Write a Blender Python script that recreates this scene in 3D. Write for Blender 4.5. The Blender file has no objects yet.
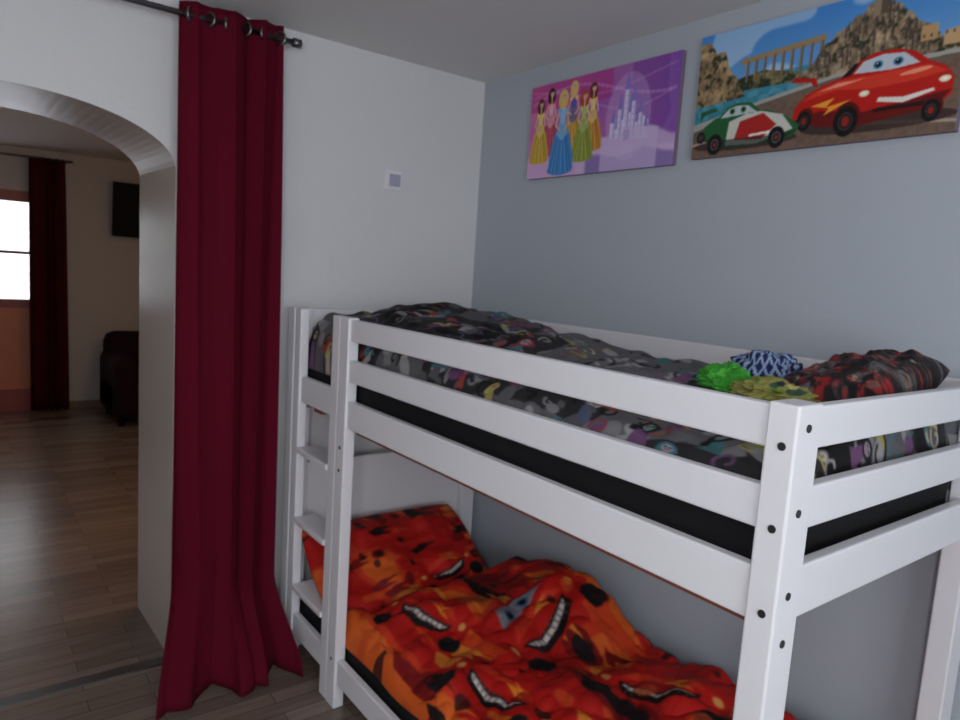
import bpy, bmesh, math, random
import numpy as np
from mathutils import Matrix, Vector, noise
random.seed(3); np.random.seed(3)
H=1.57
sc=bpy.context.scene
COL=sc.collection
# ------------------------------------------------------------ helpers
def s2l(c):
    c=np.asarray(c,dtype=float)
    return np.where(c<=0.04045,c/12.92,((c+0.055)/1.055)**2.4)
def rgb(r,g,b): 
    l=s2l([r/255,g/255,b/255]); return (l[0],l[1],l[2],1)
def mat(name,col,rough=.5,metal=0,bump=0,bscale=80,var=0,vscale=5,coat=0,spec=.5):
    m=bpy.data.materials.new(name); m.use_nodes=True
    nt=m.node_tree; b=nt.nodes['Principled BSDF']
    b.inputs['Base Color'].default_value=col
    b.inputs['Roughness'].default_value=rough
    b.inputs['Metallic'].default_value=metal
    b.inputs['Coat Weight'].default_value=coat
    b.inputs['Specular IOR Level'].default_value=spec
    tc=nt.nodes.new('ShaderNodeTexCoord')
    if var>0:
        n=nt.nodes.new('ShaderNodeTexNoise'); n.inputs['Scale'].default_value=vscale
        nt.links.new(tc.outputs['Object'],n.inputs['Vector'])
        mx=nt.nodes.new('ShaderNodeMix'); mx.data_type='RGBA'
        mx.inputs[6].default_value=tuple(c*(1-var) for c in col[:3])+(1,)
        mx.inputs[7].default_value=tuple(min(1,c*(1+var)) for c in col[:3])+(1,)
        nt.links.new(n.outputs['Fac'],mx.inputs[0]); nt.links.new(mx.outputs[2],b.inputs['Base Color'])
    if bump>0:
        n=nt.nodes.new('ShaderNodeTexNoise'); n.inputs['Scale'].default_value=bscale
        n.inputs['Detail'].default_value=4
        nt.links.new(tc.outputs['Object'],n.inputs['Vector'])
        bp=nt.nodes.new('ShaderNodeBump'); bp.inputs['Strength'].default_value=bump
        bp.inputs['Distance'].default_value=.01
        nt.links.new(n.outputs['Fac'],bp.inputs['Height']); nt.links.new(bp.outputs[0],b.inputs['Normal'])
    return m
def attrmat(name,rough=.7,bump=.1,sheen=0):
    m=mat(name,(1,1,1,1),rough,bump=bump,bscale=300,spec=.3)
    nt=m.node_tree; b=nt.nodes['Principled BSDF']
    a=nt.nodes.new('ShaderNodeAttribute'); a.attribute_name='Art'
    nt.links.new(a.outputs['Color'],b.inputs['Base Color'])
    b.inputs['Sheen Weight'].default_value=sheen
    return m
def link(ob,parent=None):
    COL.objects.link(ob)
    if parent: ob.parent=parent
    return ob
def meshob(name,bm,m,parent=None,smooth=False):
    me=bpy.data.meshes.new(name); bmesh.ops.recalc_face_normals(bm,faces=bm.faces[:])
    bm.to_mesh(me); bm.free()
    if m: me.materials.append(m)
    if smooth:
        for p in me.polygons: p.use_smooth=True
    return link(bpy.data.objects.new(name,me),parent)
def empty(name,loc=(0,0,0)):
    e=bpy.data.objects.new(name,None); e.empty_display_size=.1
    return link(e)
def bmbox(bm,x0,x1,y0,y1,z0,z1,bev=0):
    r=bmesh.ops.create_cube(bm,size=1)
    vs=r['verts']
    for v in vs:
        v.co=Vector(((x0+x1)/2+v.co.x*(x1-x0),(y0+y1)/2+v.co.y*(y1-y0),(z0+z1)/2+v.co.z*(z1-z0)))
    if bev:
        es=list({e for v in vs for e in v.link_edges})
        bmesh.ops.bevel(bm,geom=es,offset=bev,segments=2,affect='EDGES',profile=.5)
def box(name,x0,x1,y0,y1,z0,z1,m,parent=None,bev=0):
    bm=bmesh.new(); bmbox(bm,x0,x1,y0,y1,z0,z1,bev)
    return meshob(name,bm,m,parent,smooth=False)
def bmcyl(bm,p,q,r,seg=20):
    p=Vector(p);q=Vector(q);d=q-p
    M=Matrix.Translation((p+q)/2)@d.to_track_quat('Z','Y').to_matrix().to_4x4()
    bmesh.ops.create_cone(bm,cap_ends=True,segments=seg,radius1=r,radius2=r,depth=d.length,matrix=M)
def blur(a,k=1):
    for _ in range(k):
        p=np.pad(a,((1,1),(1,1),(0,0)),mode='edge')
        a=(p[:-2,1:-1]+p[2:,1:-1]+p[1:-1,:-2]+p[1:-1,2:]+2*p[1:-1,1:-1])/6
    return a
def desat(a,k):
    g=a.mean(axis=2,keepdims=True); return a*(1-k)+g*k
def grid(name,nu,nv,f,m,parent=None,art=None,solid=0):
    us=np.linspace(0,1,nu); vs=np.linspace(0,1,nv)
    co=[]
    for j in range(nv):
        for i in range(nu):
            co.append(f(us[i],vs[j]))
    faces=[(j*nu+i,j*nu+i+1,(j+1)*nu+i+1,(j+1)*nu+i) for j in range(nv-1) for i in range(nu-1)]
    me=bpy.data.meshes.new(name); me.from_pydata([tuple(c) for c in co],[],faces)
    me.materials.append(m)
    for p in me.polygons: p.use_smooth=True
    if art is not None:
        h,w=art.shape[:2]
        U,V=np.meshgrid(us,vs)
        ii=np.clip((U*(w-1)).round().astype(int),0,w-1); jj=np.clip((V*(h-1)).round().astype(int),0,h-1)
        c=s2l(art[jj,ii]); c=np.concatenate([c,np.ones(c.shape[:2]+(1,))],axis=2).reshape(-1)
        at=me.color_attributes.new('Art','FLOAT_COLOR','POINT'); at.data.foreach_set('color',c.astype(np.float32))
    ob=link(bpy.data.objects.new(name,me),parent)
    if solid:
        md=ob.modifiers.new('s','SOLIDIFY'); md.thickness=solid; md.offset=0
    return ob
def vnoise(w,h,nx,ny,seed):
    r=np.random.RandomState(seed).rand(ny+2,nx+2)
    x=np.linspace(0,nx,w);y=np.linspace(0,ny,h)
    xi=x.astype(int);yi=y.astype(int);fx=x-xi;fy=y-yi
    fx=fx*fx*(3-2*fx);fy=(fy*fy*(3-2*fy))[:,None]
    a=r[yi][:,xi];b=r[yi][:,xi+1];c=r[yi+1][:,xi];d=r[yi+1][:,xi+1]
    return (a*(1-fx)+b*fx)*(1-fy)+(c*(1-fx)+d*fx)*fy
class Art:
    def __init__(s,w,h,bg):
        s.w,s.h=w,h; s.a=np.zeros((h,w,3)); s.a[:]=np.array(bg)/255
        s.X,s.Y=np.meshgrid(np.linspace(0,1,w),np.linspace(0,1,h)); s.asp=w/h
    def put(s,m,c,al=1):
        c=np.array(c)/255; s.a[m]=s.a[m]*(1-al)+c*al
    def poly(s,pts,c,al=1):
        m=np.zeros(s.X.shape,bool);n=len(pts)
        for i in range(n):
            x0,y0=pts[i];x1,y1=pts[(i+1)%n]
            if y0==y1: continue
            cond=((y0>s.Y)!=(y1>s.Y))&(s.X<(x1-x0)*(s.Y-y0)/(y1-y0)+x0)
            m^=cond
        s.put(m,c,al)
        return m
    def win(s,cx,cy,rx,ry):
        x0=max(0,int((cx-rx)*(s.w-1)));x1=min(s.w,int((cx+rx)*(s.w-1))+2);y0=max(0,int((cy-ry)*(s.h-1)));y1=min(s.h,int((cy+ry)*(s.h-1))+2)
        return slice(y0,max(y0,y1)),slice(x0,max(x0,x1))
    def ell(s,cx,cy,rx,ry,c,rot=0,al=1):
        R=max(rx*s.asp,ry); W=s.win(cx,cy,R/s.asp,R)
        X=s.X[W];Y=s.Y[W]
        dx=(X-cx)*s.asp;dy=Y-cy
        a=math.radians(rot);u=dx*math.cos(a)+dy*math.sin(a);v=-dx*math.sin(a)+dy*math.cos(a)
        m=(u/(rx*s.asp))**2+(v/ry)**2<1
        sub=s.a[W]; sub[m]=sub[m]*(1-al)+np.array(c)/255*al
    def line(s,p,q,wd,c,al=1):
        W=s.win((p[0]+q[0])/2,(p[1]+q[1])/2,abs(p[0]-q[0])/2+wd/s.asp,abs(p[1]-q[1])/2+wd)
        px,py=p[0]*s.asp,p[1];qx,qy=q[0]*s.asp,q[1]
        X=s.X[W]*s.asp;Y=s.Y[W];L=(qx-px)**2+(qy-py)**2+1e-9
        t=np.clip(((X-px)*(qx-px)+(Y-py)*(qy-py))/L,0,1)
        m=((X-px-t*(qx-px))**2+(Y-py-t*(qy-py))**2)<wd*wd
        sub=s.a[W]; sub[m]=sub[m]*(1-al)+np.array(c)/255*al
# ------------------------------------------------------------ materials
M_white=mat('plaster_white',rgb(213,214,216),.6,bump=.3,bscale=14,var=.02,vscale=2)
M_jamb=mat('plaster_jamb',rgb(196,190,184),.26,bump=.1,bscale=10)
M_blue=mat('paint_bluegrey',rgb(174,182,191),.6,bump=.1,bscale=60)
M_ceil=mat('ceiling_paint',rgb(220,219,219),.8,bump=.1,bscale=40)
M_bed=mat('white_lacquer',rgb(224,225,230),.35,bump=.03,bscale=30)
M_steel=mat('brushed_steel',rgb(120,120,122),.35,metal=1)
M_bolt=mat('bolt_dark',rgb(70,70,74),.4,metal=.8)
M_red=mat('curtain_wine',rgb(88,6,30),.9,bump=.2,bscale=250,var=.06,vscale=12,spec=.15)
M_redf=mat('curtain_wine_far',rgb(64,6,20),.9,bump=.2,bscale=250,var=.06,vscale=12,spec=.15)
M_black=mat('mattress_black',rgb(16,16,20),.8,bump=.1,spec=.3)
M_slat=mat('slat_pine_red',rgb(120,62,44),.6,var=.1)
M_wood=mat('door_redwood',rgb(130,44,32),.45,var=.12,vscale=8)
M_woodl=mat('door_panel_wood',rgb(180,104,68),.5,var=.1,vscale=8)
M_tv=mat('tv_black',rgb(4,4,6),.6,spec=.15)
M_sofa=mat('armchair_fabric',rgb(30,10,18),.9,bump=.2,spec=.2)
M_snow=mat('snow',rgb(238,240,246),.8)
M_plastic=mat('switch_plastic',rgb(225,225,230),.35)
M_plasticb=mat('switch_grey',rgb(165,168,190),.35)
M_base=mat('baseboard_wood',rgb(110,85,70),.5)
def floor_mat():
    m=bpy.data.materials.new('laminate'); m.use_nodes=True; nt=m.node_tree;N=nt.nodes;b=N['Principled BSDF']
    tc=N.new('ShaderNodeTexCoord'); br=N.new('ShaderNodeTexBrick')
    br.inputs['Scale'].default_value=1; br.inputs['Brick Width'].default_value=.55; br.inputs['Row Height'].default_value=.07
    br.inputs['Mortar Size'].default_value=.0015; br.offset=.37
    br.inputs['Color1'].default_value=rgb(140,124,113); br.inputs['Color2'].default_value=rgb(110,96,87); br.inputs['Mortar'].default_value=rgb(72,62,56)
    nt.links.new(tc.outputs['Object'],br.inputs['Vector'])
    mp=N.new('ShaderNodeMapping'); mp.inputs['Scale'].default_value=(3,40,1); nt.links.new(tc.outputs['Object'],mp.inputs['Vector'])
    n=N.new('ShaderNodeTexNoise'); n.inputs['Scale'].default_value=1.5; n.inputs['Detail'].default_value=5; nt.links.new(mp.outputs[0],n.inputs['Vector'])
    mx=N.new('ShaderNodeMix'); mx.data_type='RGBA'; mx.blend_type='MULTIPLY'; mx.inputs[0].default_value=.6
    cr=N.new('ShaderNodeValToRGB'); cr.color_ramp.elements[0].position=.3; cr.color_ramp.elements[0].color=(.6,.56,.54,1); cr.color_ramp.elements[1].position=.7
    nt.links.new(n.outputs['Fac'],cr.inputs[0]); nt.links.new(br.outputs['Color'],mx.inputs[6]); nt.links.new(cr.outputs[0],mx.inputs[7])
    nt.links.new(mx.outputs[2],b.inputs['Base Color']); b.inputs['Roughness'].default_value=.27
    return m
M_floor=floor_mat()
# ------------------------------------------------------------ room shell
XR=2.0; YW=2.71; YW2=3.22; ZC=H+.882; XL=-1.5; YB=-1.7; FY=7.8; FXL=-2.2; FXR=2.8
box('floor',FXL-.1,FXR+.1,YB-.1,FY+.15,-.1,0,M_floor)
box('ceiling',FXL-.1,FXR+.1,YB-.1,FY+.15,ZC,ZC+.1,M_ceil)
box('wall_right',XR,XR+.12,YB,YW,0,ZC,M_blue)
box('wall_left',XL-.12,XL,YB,YW,0,ZC,M_white)
bm=bmesh.new()
wx0,wx1,wz0,wz1=-1.0,.9,.9,2.15
bmbox(bm,XL-.12,wx0,YB-.15,YB,0,ZC);bmbox(bm,wx1,XR+.12,YB-.15,YB,0,ZC)
bmbox(bm,wx0,wx1,YB-.15,YB,0,wz0);bmbox(bm,wx0,wx1,YB-.15,YB,wz1,ZC)
meshob('wall_rear',bm,M_white)
win=empty('window_1')
bm=bmesh.new()
for a,b_ in ((wx0,wx0+.06),(wx1-.06,wx1),((wx0+wx1)/2-.03,(wx0+wx1)/2+.03)): bmbox(bm,a,b_,YB-.1,YB-.04,wz0,wz1)
bmbox(bm,wx0,wx1,YB-.1,YB-.04,wz0,wz0+.06);bmbox(bm,wx0,wx1,YB-.1,YB-.04,wz1-.06,wz1)
meshob('window_frame',bm,M_wood,win)
def archwall():
    cx,a,b_=.15,.5,.2; zs=H+.30; n=40
    arc=[(cx-a*math.cos(math.pi*i/n),zs+b_*math.sin(math.pi*i/n)) for i in range(n+1)]
    k2=.965
    arc2=[(cx+(x-cx)*k2,z) for x,z in arc]
    bm=bmesh.new()
    def quad(p,mi=0):
        f=bm.faces.new([bm.verts.new(q) for q in p]); f.material_index=mi
    for Y,ar in ((YW,arc),(YW2,arc2)):
        for x0,x1 in ((XL-.12,ar[0][0]),(ar[-1][0],FXR)): quad([(x0,Y,0),(x1,Y,0),(x1,Y,zs),(x0,Y,zs)]); quad([(x0,Y,zs),(x1,Y,zs),(x1,Y,ZC),(x0,Y,ZC)])
        for i in range(n): quad([(ar[i][0],Y,ar[i][1]),(ar[i+1][0],Y,ar[i+1][1]),(ar[i+1][0],Y,ZC),(ar[i][0],Y,ZC)])
    for i in (0,-1): quad([(arc[i][0],YW,0),(arc2[i][0],YW2,0),(arc2[i][0],YW2,zs),(arc[i][0],YW,zs)],1)
    for i in range(n): quad([(arc[i][0],YW,arc[i][1]),(arc2[i][0],YW2,arc2[i][1]),(arc2[i+1][0],YW2,arc2[i+1][1]),(arc[i+1][0],YW,arc[i+1][1])],1)
    for x in (XL-.12,FXR): quad([(x,YW,0),(x,YW2,0),(x,YW2,ZC),(x,YW,ZC)])
    bmesh.ops.remove_doubles(bm,verts=bm.verts[:],dist=1e-5)
    ob=meshob('wall_back',bm,M_white); ob.data.materials.append(M_jamb)
archwall()
box('trim_1',-.35,.65,YW-.02,YW+.03,0,.006,M_steel)
box('wall_far_left',FXL-.1,FXL,YW2,FY,0,ZC,M_white)
box('wall_far_right',FXR,FXR+.1,YW2,FY,0,ZC,M_white)
box('wall_far_near',FXL,XL-.12,YW2-.1,YW2,0,ZC,M_white)
dx0,dx1,dz=-.55,.72,2.06
bm=bmesh.new()
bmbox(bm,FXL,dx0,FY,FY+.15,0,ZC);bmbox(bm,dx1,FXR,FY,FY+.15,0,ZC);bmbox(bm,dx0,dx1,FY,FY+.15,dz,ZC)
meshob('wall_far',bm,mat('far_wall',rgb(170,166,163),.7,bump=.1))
box('baseboard_far',dx1+.01,FXR,FY-.015,FY,0,.07,M_base)
dr=empty('door_1')
bm=bmesh.new()
fy0,fy1=FY+.0,FY+.09
bmbox(bm,dx0,dx0+.09,fy0,fy1,0,dz);bmbox(bm,dx1-.09,dx1,fy0,fy1,0,dz);bmbox(bm,dx0+.09,dx1-.09,fy0,fy1,dz-.1,dz)
bmbox(bm,dx0+.09,dx1-.09,fy0,fy1,0,.2);bmbox(bm,dx0+.09,dx1-.09,fy0+.02,fy1-.02,.98,1.06);bmbox(bm,dx0+.09,dx1-.09,fy0+.03,fy1-.03,1.48,1.51)
bmbox(bm,.06,.12,fy0+.02,fy1-.02,.2,dz-.1)
meshob('door_frame',bm,M_wood,dr)
box('door_panel',dx0+.09,dx1-.09,fy0+.04,fy1-.03,.2,.98,M_woodl,dr)
bm=bmesh.new(); bmbox(bm,.085,.11,fy0,fy0+.02,1.0,1.06); bmbox(bm,.0,.11,fy0-.02,fy0,1.02,1.04)
meshob('door_handle',bm,M_steel,dr)
box('ground',-30,30,FY+.3,80,-1.2,-1.0,M_snow)
box('balcony_floor',-3,3,FY+.16,FY+1.2,-.15,-.02,M_snow)
bm=bmesh.new(); bmbox(bm,-3,3,FY+1.15,FY+1.2,.9,.98); 
for i in range(30): bmbox(bm,-2.9+i*.2,-2.8+i*.2,FY+1.16,FY+1.19,-.02,.9)
meshob('balcony_railing',bm,M_wood)
# ------------------------------------------------------------ curtains
def curtain(name,x0,x1,y,zt,zb,folds,amp,flare,seed,flx0=.1,flx1=.02,nu=150,nv=70,dl=-.005,m=None):
    root=empty(name)
    def f(s,t):
        k=max(0,(t-.86)/.14); k=k*k*(3-2*k)
        w0=x0+dl*t-flx0*k; w1=x1+.02*t+flx1*k
        ph=folds*2*math.pi*s+.9*math.sin(2.4*t+s*4+seed)+.7*math.sin(s*7+seed)*t
        x=w0+(w1-w0)*(s+.02*math.sin(ph*2)*(1-.3*t))
        A=amp*(.75+.45*math.sin(seed+s*9)+.2*t)
        yy=y+A*math.sin(ph)+.020*noise.noise(Vector((s*5,t*3,seed)))
        z=zt+(zb-zt)*t
        yy-=flare*k*(1+.25*math.sin(ph*.5+1))
        if k>0: z+=.008*k*(1+math.sin(ph))
        return (x,yy,z)
    grid('fabric',nu,nv,f,m or M_red,root,solid=.003)
    return root
c1=curtain('curtain',.624,.985,2.585,H+.845,.012,3.6,.023,.22,1.3,.11,.035)
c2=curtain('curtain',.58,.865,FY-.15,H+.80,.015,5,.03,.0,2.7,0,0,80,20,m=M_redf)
rod=empty('curtain_rod')
bm=bmesh.new(); bmcyl(bm,(-.55,2.585,H+.80),(1.02,2.585,H+.80),.010); bmcyl(bm,(1.02,2.585,H+.80),(1.05,2.585,H+.80),.016)
bmcyl(bm,(-.58,2.585,H+.80),(-.55,2.585,H+.80),.016)
for x in (-.5,1.0):
    bmcyl(bm,(x,2.585,H+.80),(x,YW-.001,H+.80),.007); bmcyl(bm,(x,YW-.009,H+.80),(x,YW-.001,H+.80),.025)
meshob('rod',bm,M_steel,rod,True)
for i in range(6):
    x=.66+i*.062
    me_bm=bmesh.new()
    R,r=.022,.005
    n1,n2=28,10; vs=[]
    for a in range(n1):
        row=[]
        for b_ in range(n2):
            A=a/n1*2*math.pi;B=b_/n2*2*math.pi
            row.append(me_bm.verts.new((r*math.sin(B),(R+r*math.cos(B))*math.cos(A),(R+r*math.cos(B))*math.sin(A))))
        vs.append(row)
    for a in range(n1):
        for b_ in range(n2): me_bm.faces.new((vs[a][b_],vs[(a+1)%n1][b_],vs[(a+1)%n1][(b_+1)%n2],vs[a][(b_+1)%n2]))
    o=meshob('grommet_%d'%i,me_bm,M_steel,c1,True); o.rotation_euler=(0,0,.6 if i%2 else -.6); o.location=(x,2.583,H+.80)
bm=bmesh.new(); bmcyl(bm,(-.6,FY-.15,H+.79),(.93,FY-.15,H+.79),.010)
bmcyl(bm,(.90,FY-.15,H+.79),(.90,FY-.001,H+.79),.008);bmcyl(bm,(-.55,FY-.15,H+.79),(-.55,FY-.001,H+.79),.008)
meshob('curtain_rod',bm,M_steel,None,True)
# ------------------------------------------------------------ far room furniture
tv=empty('television')
bm=bmesh.new(); bmbox(bm,-.44,.44,-.03,.03,-.26,.26,.008); o=meshob('tv_body',bm,M_tv,tv); o.location=(1.70,FY-.16,H+.40); o.rotation_euler=(math.radians(8),0,0)
box('tv_mount',1.62,1.78,FY-.13,FY-.002,H+.32,H+.48,M_tv,tv)
ch=empty('armchair')
bm=bmesh.new()
ax,ay=1.12,6.75
bmbox(bm,ax,ax+.85,ay,ay+.75,.08,.40,.04)
bmbox(bm,ax,ax+.2,ay-.02,ay+.78,.08,.62,.07);bmbox(bm,ax+.65,ax+.85,ay-.02,ay+.78,.08,.62,.07)
bmbox(bm,ax+.03,ax+.82,ay+.58,ay+.82,.2,.80,.09);bmbox(bm,ax+.2,ax+.65,ay+.02,ay+.6,.38,.5,.05)
meshob('upholstery',bm,M_sofa,ch,True)
bm=bmesh.new()
for x in (ax+.08,ax+.77):
    for y in (ay+.08,ay+.7): bmcyl(bm,(x,y,0),(x,y,.1),.025)
meshob('legs',bm,M_tv,ch)
def fill_lamp(x,y,e,col,drop=.32):  # added out-of-view point light with an invented fixture, used as fill
    l=empty('added_fill_lamp')
    bm=bmesh.new(); bmcyl(bm,(x,y,ZC-.03),(x,y,ZC-.001),.08); bmcyl(bm,(x,y,ZC-drop+.12),(x,y,ZC-.03),.012); meshob('fill_lamp_base',bm,M_steel,l,True)
    ld=bpy.data.lights.new('fill_light','POINT'); ld.energy=e; ld.color=col; ld.shadow_soft_size=.09
    lo=link(bpy.data.objects.new('fill_light',ld),l); lo.location=(x,y,ZC-drop)
fill_lamp(1.5,4.3,17,(1,.55,.25),.30)  # added warm fill hidden by the arch wall, warms the far ceiling
fill_lamp(-.4,-.3,33,(.99,.98,1),.75)  # added neutral fill behind the camera, lifts the dim ceiling
# ------------------------------------------------------------ switch
sw=empty('light_switch')
def Z(r): return H+r
box('plate',1.49,1.575,YW-.012,YW-.0005,Z(.335),Z(.42),M_plastic,sw,.003)
box('rocker',1.512,1.562,YW-.022,YW-.010,Z(.352),Z(.403),M_plasticb,sw,.002)
# ------------------------------------------------------------ bunk bed
bed=empty('bunk_bed')
F0=1.05;BK=1.975;Y1=.545;Y3=2.62;TOP=Z(-.172)
bv=.004
for nm,x0,x1,y0,y1 in (('post_1',F0,F0+.075,Y1,Y1+.053),('post_2',F0,F0+.04,2.10,2.165),('ladder_stile_1',F0+.001,F0+.036,2.168,2.225),
      ('ladder_stile_2',F0+.001,F0+.036,2.50,2.555),('post_3',F0,F0+.075,2.56,Y3),('post_4',BK-.075,BK,Y1,Y1+.053),('post_5',BK-.075,BK,2.56,Y3)):
    box(nm,x0,x1,y0,y1,0,TOP,M_bed,bed,bv)
R=[(-.25,-.178),(-.388,-.314),(-.547,-.453)]
k=0
for z0,z1 in R:
    k+=1
    box('front_rail_%d'%k,F0+.008,F0+.033,Y1+.053,2.10,Z(z0),Z(z1),M_bed,bed,bv)
    box('back_rail_%d'%k,BK-.033,BK-.008,Y1+.053,2.56,Z(z0),Z(z1),M_bed,bed,bv)
    box('end_rail_%d'%k,F0+.075,BK-.075,Y1+.008,Y1+.033,Z(z0),Z(z1),M_bed,bed,bv)
    box('head_rail_%d'%k,F0+.075,BK-.075,Y3-.033,Y3-.008,Z(z0),Z(z1),M_bed,bed,bv)
box('front_rail_ladder',F0+.010,F0+.032,2.225,2.50,Z(-.53),Z(-.43),M_bed,bed,bv)
for nm,a in (('lower_front_rail',(F0+.008,F0+.033,Y1+.053,2.10)),('lower_front_rail_b',(F0+.008,F0+.033,2.225,2.5)),('lower_back_rail',(BK-.033,BK-.008,Y1+.053,2.56)),
             ('lower_end_rail',(F0+.075,BK-.075,Y1+.008,Y1+.033)),('lower_head_rail',(F0+.075,BK-.075,Y3-.033,Y3-.008))):
    box(nm,*a,Z(-1.475),Z(-1.385),M_bed,bed,bv)
box('lower_head_board',F0+.075,BK-.075,Y3-.030,Y3-.012,Z(-1.2),Z(-.80),M_bed,bed,bv)
for i,zt in enumerate((-.705,-.985,-1.26)):
    box('ladder_tread_%d'%i,F0-.005,F0+.085,2.226,2.498,Z(zt-.022),Z(zt),M_bed,bed,bv)
bm=bmesh.new()
for i in range(14):
    y=.66+i*.142; bmbox(bm,F0+.036,BK-.036,y,y+.07,Z(-.555),Z(-.542))
    bmbox(bm,F0+.036,BK-.036,y,y+.07,Z(-1.455),Z(-1.435))
bmbox(bm,F0+.036,F0+.06,.60,2.08,Z(-.566),Z(-.542));bmbox(bm,BK-.06,BK-.036,.60,2.55,Z(-.562),Z(-.542))
bmbox(bm,F0+.08,BK-.08,.58,.60,Z(-.568),Z(-.542))
meshob('slats',bm,M_slat,bed)
bm=bmesh.new()
for z in (-.206,-.343,-.488,-1.43):
    bmcyl(bm,(F0-.002,Y1+.022,Z(z-.035)),(F0+.004,Y1+.022,Z(z-.035)),.007,12)
for z in (-.210,-.351,-.492,-.575,-1.43):
    bmcyl(bm,(F0+.034,Y1-.002,Z(z)),(F0+.034,Y1+.004,Z(z)),.007,12)
for z in (-.62,-.70,-1.39): bmcyl(bm,(F0-.002,2.13,Z(z)),(F0+.004,2.13,Z(z)),.006,12)
meshob('bolts',bm,M_bolt,bed)
def mattress(z0,z1):
    return box('mattress',1.10,1.92,.60,2.58,Z(z0),Z(z1),M_black,None,.03)
mattress(-.54,-.345)
mattress(-1.435,-1.325)
# ------------------------------------------------------------ painted textiles
def art_monster(w,h,seed,bg=(40,39,42),warm=0):
    A=Art(w,h,bg); r=random.Random(seed)
    n=vnoise(w,h,9,5,seed)
    A.put(n>.55,(92,91,95)); A.put(n<.30,(14,13,16))
    pal=[(122,121,124),(146,145,146),(86,84,88),(104,66,106),(58,112,118),(156,150,72),(140,56,76),(186,172,142),(74,80,110),(150,60,50)]
    if warm: pal=[(140,34,34),(84,72,70),(30,24,28),(164,60,44),(110,96,90),(90,22,28),(150,130,108)]
    sc_=1.6 if warm else 1
    for i in range(280):
        c=r.choice(pal[:3]) if r.random()<.65 else r.choice(pal)
        A.ell(r.random(),r.random(),sc_*(.006+.014*r.random()),sc_*(.010+.026*r.random()),c,r.random()*180)
    for i in range(340):
        x,y=r.random(),r.random();R0=sc_*(.015+.03*r.random());c=r.choice(pal+pal[:3]+[(12,10,14)]*7);a0=r.random()*6;sg=r.choice((-1,1))
        for j in range(12):
            a=a0+sg*j*.45;b=a+sg*.45;ra=R0*(1-j/16);rb=R0*(1-(j+1)/16)
            A.line((x+ra*math.cos(a)/A.asp,y+ra*math.sin(a)),(x+rb*math.cos(b)/A.asp,y+rb*math.sin(b)),.004,c)
    for i in range(0 if warm else 80):
        x,y=r.random(),r.random(); c=r.choice([(186,154,130),(112,158,150),(160,160,172),(176,132,118)]);s=.45+.35*r.random()
        hc=r.choice([(16,14,20),(100,46,104),(180,168,84),(52,106,118),(140,42,48)])
        A.poly([(x-.016*s,y-.11*s),(x-.008*s,y-.03*s),(x+.008*s,y-.03*s),(x+.018*s,y-.11*s)],r.choice(pal[2:]))
        A.ell(x,y,.016*s,.034*s,hc); A.line((x-.012*s,y),(x-.016*s,y-.05*s),.012*s,hc); A.ell(x,y-.002,.009*s,.021*s,c)
        A.ell(x-.004*s,y+.002,.003*s,.005*s,(15,15,15));A.ell(x+.004*s,y+.002,.003*s,.005*s,(15,15,15));A.line((x-.003,y-.011*s),(x+.003,y-.011*s),.002,(150,40,60))
    return desat(blur(A.a,2),.0 if warm else .12)
def art_cars(w,h,seed,cars,flames=16,org=.62):
    A=Art(w,h,(176,22,16)); r=random.Random(seed)
    nz=vnoise(w,h,6,4,seed); nz2=vnoise(w,h,9,7,seed+4); nz3=vnoise(w,h,16,12,seed+6)
    A.put(nz>org,(194,52,20)); A.put(nz>org+.1,(208,90,28)); A.put(nz2<.24,(120,12,12)); A.put(nz2<.13,(24,12,16))
    for i in range(flames):
        x,y=r.random(),r.random();l=.06+.12*r.random();c=r.choice([(208,92,28),(200,60,22),(216,124,44),(30,12,14),(120,12,12)])
        A.poly([(x,y),(x+l,y+.02),(x+l*.5,y+.045),(x+l*1.2,y+.08),(x+l*.3,y+.075),(x-.03,y+.04)],c)
    def car(cx,cy,s,rot,eyes=1):
        ca,sa=math.cos(rot),math.sin(rot)
        T=lambda a,b:(cx+(a*ca-b*sa)*s,cy+(a*sa+b*ca)*s*A.asp)
        P=lambda pts:[T(a,b) for a,b in pts]
        A.poly(P([(-.47,-.1),(-.43,.09),(-.28,.19),(-.2,.345),(.2,.365),(.29,.19),(.45,.09),(.47,-.12),(.28,-.2),(-.28,-.2)]),(182,20,14))
        A.poly(P([(-.3,.02),(-.2,.12),(.2,.12),(.3,.02),(0,.06)]),(206,50,28))
        if eyes:
            A.poly(P([(-.25,.17),(-.17,.31),(.17,.32),(.26,.17)]),(130,130,142))
            for sx in (-.09,.09):
                x,y=T(sx,.225)
                A.ell(x,y,.045*s,.045*s*A.asp,(60,92,120)); A.ell(x,y,.025*s,.025*s*A.asp,(10,10,10))
        A.poly(P([(-.28,-.01),(0,-.06),(.28,-.01),(.22,-.13),(0,-.185),(-.22,-.13)]),(15,10,12))
        A.poly(P([(-.25,-.03),(0,-.08),(.25,-.03),(.2,-.085),(0,-.125),(-.2,-.085)]),(205,200,194))
        for q in range(-4,5):
            A.line(T(q*.05,-.125),T(q*.05,-.04),.0025,(110,80,80))
        for sx in (-.38,.38):
            x,y=T(sx,.0); A.ell(x,y,.04*s,.03*s*A.asp,(214,150,80))
            x,y=T(sx,-.22); A.ell(x,y,.10*s,.10*s*A.asp,(16,14,16))
        A.poly(P([(.02,.14),(.2,.1),(.1,.08),(.24,.0),(.0,.07),(.1,.1)]),(226,136,40))
    for c in cars: car(*c)
    A.put(nz3>.84,(196,74,26),.7); A.put(nz3<.12,(40,10,12),.8)
    return blur(A.a,5)
M_monster=attrmat('duvet_print_dark',.75,.1)
M_cars=attrmat('duvet_print_red',.7,.1)
sm=lambda a,b,x: (lambda t:t*t*(3-2*t))(min(1,max(0,(x-a)/(b-a))))
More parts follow.
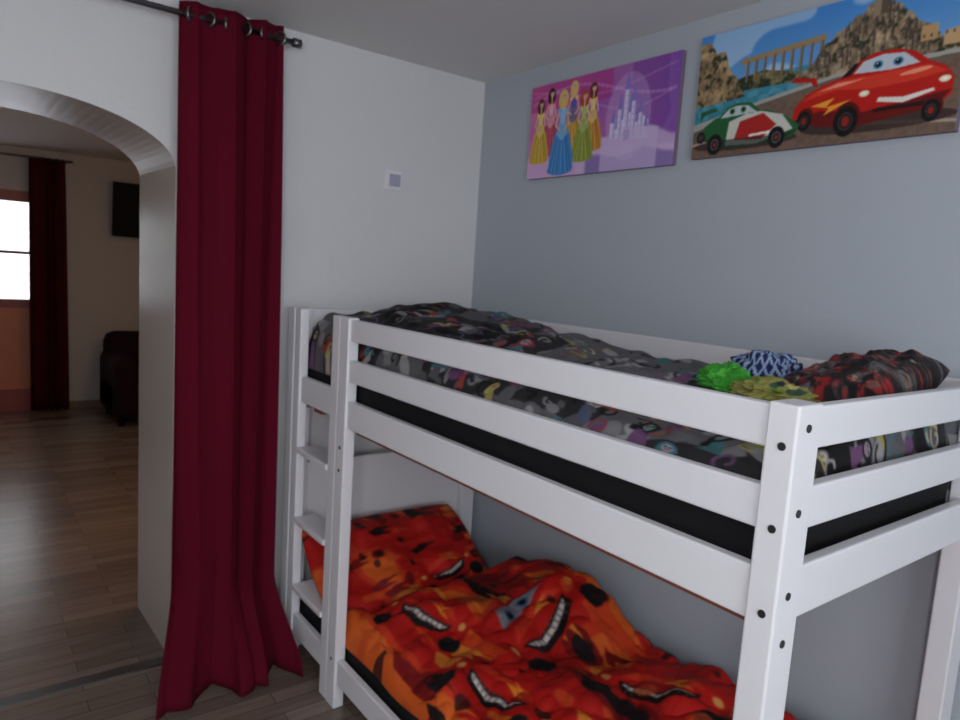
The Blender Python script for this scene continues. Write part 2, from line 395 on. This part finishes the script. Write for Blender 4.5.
def N3(x,y,z): return noise.noise(Vector((x,y,z)))
def duv_up(u,v):
    Y=2.57-min(u,.94)/.94*1.955
    base=-.158-.085*sm(0,.8,u)-.03*sm(.8,1,u)
    base+=.035*N3(Y*3,v*2.5,1)+.026*N3(Y*8,v*6,5)+.018*abs(N3(Y*15,v*12,9))
    if v<.22:
        t=v/.22; a=t*math.pi/2
        x=1.094+.09*(1-math.cos(a))+.004*N3(Y*6,t*3,2); z=-.40+(base-.04+.40)*math.sin(a)**.75
    else:
        t=(v-.22)/.78
        x=1.184+t*.72; z=base-.04*(1-sm(0,.35,t))-.06*sm(.88,1,t)
    e=sm(0,.03,u); z=-.38+(z+.38)*(.35+.65*e)
    if u>.94:
        q=(u-.94)/.06; Y-=.022*math.sin(q*1.57); z=z+(-.40-z)*q**1.6
    return (x,Y,Z(max(z,-.41)))
grid('duvet',520,250,duv_up,M_monster,None,art_monster(1040,500,5),solid=.006)
def pillow(name,art,m,L,W,T,loc,rot,seed,wr=.25):
    root=empty(name)
    for sgn in (1,-1):
        def f(u,v):
            a=2*u-1;b=2*v-1
            e=((1-abs(a)**3.2)*(1-abs(b)**3.2))
            th=T*.5*max(0,e)**.5
            pin=1-.05*(abs(a)*abs(b))**2
            x=a*L/2*pin;y=b*W/2*pin
            z=sgn*th*(1+wr*N3(a*2.5,b*2.5,seed+sgn))+(.012*N3(a*4,b*4,seed)+.006*N3(a*9,b*9,seed))*e
            return (x,y,z)
        grid('cover_%s'%('a' if sgn>0 else 'b'),120,90,f,m,root,art)
    root.location=loc; root.rotation_euler=rot
    return root
pillow('pillow',art_monster(240,150,11,(30,24,28),1),M_monster,.50,.25,.13,(1.675,.735,Z(-.198)),(math.radians(-12),math.radians(-4),math.radians(5)),3)
def duv_lo(u,v):
    Y=2.18-u*1.56
    base=-1.232+.05*sm(.3,1,v)+.070*math.exp(-((u-.26)/.12)**2)*sm(.2,.8,v)
    base+=.055*N3(Y*3.2,v*2.5,21)+.045*N3(Y*6,v*5,25)+.032*abs(N3(Y*10,v*8,29))+.008*abs(N3(Y*22,v*16,31))
    if v<.18:
        t=v/.18;a=t*math.pi/2
        x=1.096+.08*(1-math.cos(a))+.01*N3(Y*5,t,4); lo=-1.35+.09*N3(Y*2.2,0,8)+.05*sm(.3,.6,u)*(1-sm(.6,.9,u)); z=lo+(base-.03-lo)*math.sin(a)**.8
    else:
        t=(v-.18)/.82; x=1.176+t*.735; z=base-.03*(1-sm(0,.3,t))-.05*sm(.93,1,t)
    e=sm(0,.06,u); z=-1.32+(z+1.32)*(.3+.7*e) if v>=.18 else z
    return (x,Y,Z(z))
grid('duvet',400,230,duv_lo,M_cars,None,art_cars(800,460,8,[(.16,.34,.24,.4,0),(.34,.66,.30,1.9),(.45,.30,.26,.2,0),(.64,.72,.28,.4,0),(.68,.26,.28,-.3),(.88,.60,.26,.3,0)],46,.60),solid=.008)
pillow('pillow',art_cars(480,360,2,[(.70,.34,.46,.25,0)],26,.5),M_cars,.76,.50,.14,(1.45,2.33,Z(-1.202)),(math.radians(37),0,math.radians(2)),7,.5)
# ------------------------------------------------------------ clothes pile
def ball_art(bg,c1,n=14):
    A=Art(160,80,bg)
    for i in range(-3,n+2):
        A.line((i/n,0),(i/n+.2,1),.014,c1);A.line((i/n+.2,0),(i/n,1),.014,c1)
    return A.a
def spot_art(bg,cols,seed):
    A=Art(160,80,bg); r=random.Random(seed)
    for i in range(50): A.ell(r.random(),r.random(),.02+.02*r.random(),.03+.05*r.random(),r.choice(cols),r.random()*180)
    return A.a
M_cloth=attrmat('clothes_fabric',.9,.3)
pile=empty('clothes_pile')
def wad(nm,loc,sx,sy,sz,art,seed,k=.25):
    def fb(u,v):
        a=u*2*math.pi;b=(v-.5)*math.pi
        d=Vector((math.cos(a)*math.cos(b),math.sin(a)*math.cos(b),math.sin(b)))
        r=1+k*noise.noise(d*1.6+Vector((seed,0,0)))+k*.9*abs(noise.noise(d*3.5+Vector((0,seed,0))))+k*.35*noise.noise(d*8)
        z=d.z*r*sz
        return (loc[0]+d.x*r*sx,loc[1]+d.y*r*sy,loc[2]+(z if z>0 else z*.6))
    grid(nm,160,80,fb,M_cloth,pile,art)
wad('net_bag_blue',(1.60,.93,Z(-.200)),.070,.074,.060,ball_art((30,40,84),(140,160,195),18),2,.22)
wad('sock_green',(1.46,.945,Z(-.218)),.048,.060,.038,spot_art((60,150,50),[(84,180,64),(44,120,44)],3),5,.4)
wad('sock_lime',(1.53,.985,Z(-.215)),.038,.05,.032,spot_art((76,164,64),[(100,190,90),(40,120,60)],4),7,.4)
wad('shirt_yellow',(1.46,.80,Z(-.222)),.11,.085,.034,spot_art((140,140,76),[(60,90,70),(180,170,104),(40,50,60),(120,140,60)],6),9,.4)
wad('shirt_blue',(1.66,.90,Z(-.22)),.08,.05,.036,spot_art((40,70,120),[(20,30,60),(130,150,190)],8),11,.4)
# ------------------------------------------------------------ canvas prints
PW,PH=520,260
def art_princess():
    A=Art(PW,PH,(196,96,178)); X,Yy=A.X,A.Y
    n=vnoise(PW,PH,6,4,1); n2=vnoise(PW,PH,14,8,2)
    A.a[:]=np.stack([.76-.25*X+.1*n,.38-.06*X+.12*n,.68+.02*X],2)
    A.put((X>.72)&(n+Yy*.2>.5),(120,62,156),.6); A.put((X+Yy<.35+.2*n),(226,140,196),.6); A.put((Yy>.72)&(X<.6),(180,50,130),.6)
    A.put((Yy<.28+.12*n)&(X>.38),(206,182,222),.85); A.put((Yy<.16+.1*n2),(216,186,226),.8)
    A.put((X>.45)&(Yy<.12+.1*n),(96,80,156),.6)
    A.a=blur(A.a,18)
    for k_,(a0,b0,w_) in enumerate(((.80,.12,.014),(.74,.16,.008),(.86,.08,.008))):
        for i in range(30):
            t=i/30; A.line((.02+.96*t,a0+b0*math.sin(t*5+k_)),(.02+.96*(t+1/30),a0+b0*math.sin((t+1/30)*5+k_)),w_,(240,190,230),.28)
    A.ell(.71,.5,.14,.42,(214,190,236),0,.35)
    A.a=blur(A.a,6)
    rr=random.Random(9)
    for i in range(120): A.ell(rr.random(),rr.random(),.0015,.003,(250,225,245),0,.8)
    cw=(222,212,242);cd=(130,112,190)
    A.poly([(.60,.30),(.60,.46),(.64,.5),(.80,.5),(.84,.44),(.84,.28)],cw)
    for x,h_,w_ in ((.62,.58,.012),(.645,.52,.009),(.66,.70,.013),(.685,.6,.009),(.70,.88,.017),(.725,.66,.010),(.745,.76,.013),(.77,.56,.009),(.79,.64,.012),(.825,.5,.010)):
        A.poly([(x-w_,.3),(x-w_,h_-.12),(x+w_,h_-.12),(x+w_,.3)],cw);A.poly([(x+w_*.3,.3),(x+w_*.3,h_-.12),(x+w_,h_-.12),(x+w_,.3)],(172,158,218)); A.poly([(x-w_*1.3,h_-.12),(x,h_+.05),(x+w_*1.3,h_-.12)],(140,124,204))
        yy=.34
        while yy<h_-.15: A.ell(x-w_*.3,yy,.002,.008,cd); yy+=.06
    A.poly([(.69,.28),(.69,.38),(.73,.38),(.73,.28)],cd)
    A.put((Yy<.30+.10*n2)&(X>.55)&(X<.9),(208,188,230),.7)
    def pr(x,y,s,dress,hair,d2,crown=0):
        dk=tuple(int(c*.55) for c in dress); lt=tuple(min(255,int(c*1.2+20)) for c in dress); sk=(226,186,160)
        A.poly([(x-.062*s,y),(x-.060*s,y+.10*s),(x-.044*s,y+.24*s),(x-.014*s,y+.37*s),(x+.014*s,y+.37*s),(x+.046*s,y+.24*s),(x+.066*s,y+.10*s),(x+.070*s,y)],dress); A.ell(x,y+.01,.068*s,.04*s,dress)
        for q in (-.055,-.035,-.015,.02,.045,.062): A.line((x+q*s,y-.015),(x+q*.2*s,y+.33*s),.005,dk,.55)
        for q in (-.045,-.025,.008,.034): A.line((x+q*s,y-.01),(x+q*.25*s,y+.28*s),.005,lt,.6)
        A.poly([(x-.030*s,y+.27*s),(x-.014*s,y+.37*s),(x+.014*s,y+.37*s),(x+.032*s,y+.27*s),(x,y+.22*s)],d2,.7)
        A.ell(x-.002*s,y+.52*s,.026*s,.075*s,hair)
        A.poly([(x-.012*s,y+.35*s),(x-.019*s,y+.45*s),(x+.019*s,y+.45*s),(x+.012*s,y+.35*s)],d2)
        A.ell(x-.018*s,y+.44*s,.009*s,.02*s,lt);A.ell(x+.018*s,y+.44*s,.009*s,.02*s,lt)
        A.line((x,y+.45*s),(x,y+.52*s),.008*s,sk)
        A.ell(x+.001,y+.545*s,.0125*s,.034*s,sk); A.ell(x-.001,y+.575*s,.015*s,.018*s,hair)
        A.ell(x-.004*s,y+.548*s,.002*s,.004*s,(40,30,40));A.ell(x+.006*s,y+.548*s,.002*s,.004*s,(40,30,40)); A.line((x-.002,y+.528*s),(x+.005,y+.528*s),.003,(190,60,80))
        A.line((x-.022*s,y+.43*s),(x-.036*s,y+.34*s),.008*s,sk);A.line((x-.036*s,y+.34*s),(x-.012*s,y+.30*s),.007*s,sk)
        A.line((x+.022*s,y+.43*s),(x+.034*s,y+.34*s),.008*s,sk);A.line((x+.034*s,y+.34*s),(x+.012*s,y+.30*s),.007*s,sk)
    pr(.165,.27,1.14,(190,76,104),(40,24,24),(235,180,200)); pr(.335,.28,1.16,(210,160,70),(220,190,100),(90,90,180)); pr(.475,.25,1.10,(206,140,60),(96,50,30),(235,210,140))
    pr(.085,.19,1.12,(208,170,66),(80,44,28),(236,208,124)); pr(.415,.16,1.16,(150,160,70),(180,70,36),(186,196,120))
    pr(.26,.06,1.42,(70,138,205),(220,192,100),(150,196,235))
    return blur(A.a,2)
def art_race():
    W_,H_=PW,PH
    A=Art(W_,H_,(80,150,205)); X,Yy=A.X,A.Y
    n=vnoise(W_,H_,9,5,3);n2=vnoise(W_,H_,40,24,4);n3=vnoise(W_,H_,90,50,6);n4=vnoise(W_,H_,150,36,12);n5=vnoise(W_,H_,22,12,17)
    A.a[:]=np.stack([.26+.35*(1-Yy),.54+.2*(1-Yy),.82+.05*n],2)
    A.put((n>.56)&(Yy>.55),(225,234,240),.5); A.a=blur(A.a,12)
    A.put(Yy<.60,(60,136,160)); A.put((Yy<.60)&(n2>.6),(110,174,188),.5)
    def rock(pts,c=(150,112,66),g=.28):
        before=A.a.copy(); m=A.poly(pts,c)
        k=(.15+.5*n5+.6*n2*.7+.35*n3+.3*n4)[:,:,None]; A.a=np.where(m[:,:,None],np.clip(A.a*k,0,1),before)
        A.put(m&(n2*.6+n3*.4<g),(36,46,30),.8); A.put(m&(n4>.86),(186,168,130),.5)
    rock([(0,.42),(0,.93),(.04,.95),(.08,.84),(.12,.84),(.15,.68),(.20,.58),(.23,.45)],(150,126,92),.36)
    rock([(.15,.50),(.2,.60),(.3,.63),(.42,.58),(.55,.5)],(110,104,72),.42)
    A.poly([(.20,.70),(.20,.745),(.54,.80),(.54,.75)],(158,134,100))
    for i in range(9):
        x=.225+i*.037; A.poly([(x,.56),(x,.72+i*.005),(x+.011,.72+i*.005),(x+.011,.56)],(140,116,84)); A.poly([(x+.007,.56),(x+.007,.72+i*.005),(x+.011,.72+i*.005),(x+.011,.56)],(96,80,62))
    rock([(.44,.46),(.47,.56),(.50,.60),(.52,.66),(.535,.72),(.56,.73),(.575,.78),(.60,.80),(.62,.82),(.64,.87),(.665,.87),(.68,.92),(.70,.94),(.71,.98),(.722,1.0),(.735,.95),(.75,.90),(.785,.89),(.80,.84),(.83,.80),(.85,.74),(.89,.70),(.93,.60),(1,.55),(1,.46)],(140,122,98),.34)
    rb=random.Random(4)
    for i in range(60):
        x=.51+.38*rb.random(); top=.95-abs(x-.72)*1.5; y=.54+(top-.54)*rb.random(); w_=.004+.006*rb.random(); hh=.03+.06*rb.random(); c=rb.choice([(148,132,108),(134,118,96),(164,148,122),(116,100,82)])
        A.poly([(x-w_,y-hh),(x-w_,y),(x+w_,y),(x+w_,y-hh)],c); A.poly([(x+w_*.2,y-hh),(x+w_*.2,y),(x+w_,y),(x+w_,y-hh)],tuple(int(q*.55) for q in c)); A.poly([(x-w_*1.1,y),(x,y+hh*.8),(x+w_*1.1,y)],(84,70,64)); A.ell(x-w_*.35,y-hh*.4,.0016,.007,(44,36,32))
    A.poly([(.70,.84),(.70,.93),(.722,1.0),(.744,.93),(.744,.84)],(146,130,106)); A.poly([(.722,.84),(.722,1.0),(.744,.93),(.744,.84)],(92,80,66))
    A.poly([(.86,.6),(.86,.70),(.91,.70),(.91,.6)],(186,150,104)); A.poly([(.93,.55),(.93,.64),(1,.66),(1,.55)],(194,160,116))
    for i in range(6): A.ell(.87+.022*i,.63,.003,.012,(80,62,50))
    A.poly([(0,0),(0,.20),(.3,.36),(.6,.46),(1,.48),(1,0)],(116,95,82)); A.a=np.where((A.Y<.46)[:,:,None]&(n3>.6)[:,:,None],A.a*.92,A.a)
    A.poly([(0,.28),(.3,.40),(.6,.5),(1,.52),(1,.48),(.6,.46),(.3,.36),(0,.2)],(168,168,160)); A.poly([(0,.22),(.3,.37),(.6,.47),(1,.49),(1,.48),(.6,.46),(.3,.36),(0,.2)],(96,90,86))
    A.poly([(0,.12),(.35,.2),(1,.08),(1,.06),(.35,.17),(0,.10)],(176,160,142))
    A.a=blur(A.a,1)
    A.ell(.74,.12,.26,.06,(50,38,36),0,.8)
    A.poly([(.44,.20),(.45,.30),(.49,.38),(.55,.43),(.61,.46),(.66,.54),(.72,.59),(.79,.59),(.85,.55),(.90,.47),(.95,.42),(.975,.35),(.975,.24),(.93,.17),(.70,.11),(.55,.13)],(188,26,18))
    A.poly([(.44,.20),(.55,.25),(.70,.20),(.975,.27),(.93,.17),(.70,.11),(.55,.13)],(104,14,12))
    A.poly([(.47,.33),(.53,.40),(.61,.44),(.90,.45),(.955,.39),(.85,.36),(.72,.35),(.6,.38)],(214,58,38)); A.poly([(.53,.385),(.60,.425),(.70,.43),(.62,.40)],(244,150,124)); A.ell(.86,.42,.05,.015,(246,150,120),6)
    A.poly([(.655,.47),(.685,.545),(.75,.57),(.82,.555),(.87,.47),(.78,.455)],(194,204,214)); A.poly([(.61,.45),(.655,.54),(.672,.54),(.645,.465)],(26,22,28))
    for x in (.735,.80): A.ell(x,.505,.016,.027,(60,130,170));A.ell(x,.505,.009,.016,(8,8,8)); A.ell(x-.003,.513,.003,.005,(240,240,240))
    A.poly([(.745,.255),(.83,.225),(.925,.275),(.92,.295),(.83,.265),(.75,.285)],(232,228,222)); A.line((.74,.20),(.91,.205),.012,(36,12,12))
    for x,y in ((.70,.325),(.95,.34)): A.ell(x,y,.018,.022,(236,226,190));A.ell(x,y,.008,.012,(255,250,235))
    for x,y,r in ((.645,.15,.042),(.49,.19,.028),(.92,.15,.028)):
        A.ell(x+.004,y+.02,r*1.12,r*2.7,(90,12,10)); A.ell(x,y,r,r*2.5,(14,12,14)); A.ell(x,y,r*.6,r*1.5,(70,66,68)); A.ell(x,y,r*.5,r*1.25,(24,20,22)); A.ell(x,y,r*.35,r*.9,(140,36,28))
    A.poly([(.51,.29),(.60,.33),(.57,.27),(.66,.30),(.56,.21),(.58,.26)],(232,160,50)); 
    A.poly([(.42,.49),(.44,.52),(.52,.49),(.53,.43),(.515,.43),(.50,.47)],(180,26,18))
    A.ell(.24,.09,.23,.05,(50,40,38),0,.8)
    A.poly([(.04,.15),(.05,.25),(.10,.31),(.20,.35),(.34,.32),(.42,.25),(.475,.17),(.46,.11),(.40,.07),(.16,.06)],(34,94,52))
    A.poly([(.16,.08),(.17,.27),(.28,.335),(.40,.27),(.45,.15),(.3,.07)],(206,206,198)); A.poly([(.20,.12),(.22,.26),(.32,.30),(.38,.20),(.32,.10)],(172,38,34))
    A.poly([(.04,.15),(.16,.13),(.4,.12),(.47,.14),(.40,.07),(.16,.06)],(24,32,28),.6)
    A.poly([(.11,.30),(.16,.39),(.20,.41),(.26,.40),(.31,.32)],(34,94,52)); A.poly([(.125,.305),(.165,.375),(.20,.39),(.25,.38),(.29,.32)],(190,200,205)); A.ell(.18,.35,.012,.024,(60,110,60));A.ell(.23,.352,.012,.024,(60,110,60));A.ell(.18,.35,.006,.012,(8,10,8));A.ell(.23,.352,.006,.012,(8,10,8))
    A.poly([(.03,.30),(.03,.38),(.10,.40),(.11,.37),(.05,.35)],(34,94,52)); A.line((.27,.14),(.36,.15),.010,(240,236,230))
    for x,y,r in ((.11,.10,.035),(.385,.10,.034),(.04,.17,.020)):
        A.ell(x,y,r,r*2.4,(14,12,14)); A.ell(x,y,r*.55,r*1.3,(100,100,100)); A.ell(x,y,r*.4,r*1.0,(30,30,30)); A.ell(x,y,r*.22,r*.5,(150,46,40))
    return blur(A.a,2)
M_canvas=attrmat('canvas_ink',.55,.05); M_cside=mat('canvas_edge',rgb(120,100,120),.8)
def canvas(art,y0,y1,z0,z1):
    root=empty('canvas_print')
    box('stretcher',XR-.021,XR-.002,y0,y1,z0,z1,M_cside,root)
    def f(u,v): return (XR-.0215,y1+(y0-y1)*u,z0+(z1-z0)*v)
    grid('print',PW,PH,f,M_canvas,root,art)
canvas(art_princess(),1.575,2.34,Z(.415),Z(.792))
canvas(art_race(),.725,1.50,Z(.425),Z(.812))
# ------------------------------------------------------------ lights
w=bpy.data.worlds.new('World'); sc.world=w; w.use_nodes=True
w.node_tree.nodes['Background'].inputs[0].default_value=(.88,.94,1,1); w.node_tree.nodes['Background'].inputs[1].default_value=2.6
def area(name,loc,rot,sx,sy,e,col,parent=None):
    l=bpy.data.lights.new(name,'AREA'); l.shape='RECTANGLE'; l.size=sx; l.size_y=sy; l.energy=e; l.color=col
    o=link(bpy.data.objects.new(name,l),parent); o.location=loc; o.rotation_euler=rot; return o
area('window_daylight',((wx0+wx1)/2,YB-.12,(wz0+wz1)/2),(math.radians(90),0,0),1.8,1.2,31,(.93,.96,1))
sc.view_settings.view_transform='Standard'
# ------------------------------------------------------------ camera
cd=bpy.data.cameras.new('camera'); cam=link(bpy.data.objects.new('camera',cd))
cd.sensor_width=36; cd.lens=36*696/960; cd.clip_start=.05
cd.dof.use_dof=True; cd.dof.focus_distance=.75; cd.dof.aperture_fstop=11
Zc=Vector((.0643,.9898,.1219)); Xc=Vector((.797,.0225,-.603)); 
Xc=(Xc-Zc*Xc.dot(Zc)).normalized(); Zc.normalize(); Yc=Zc.cross(Xc)
Mr=Matrix((Xc,Yc,Zc))
cam.matrix_world=Matrix.Translation((0,0,H))@Mr.to_4x4()
sc.camera=cam
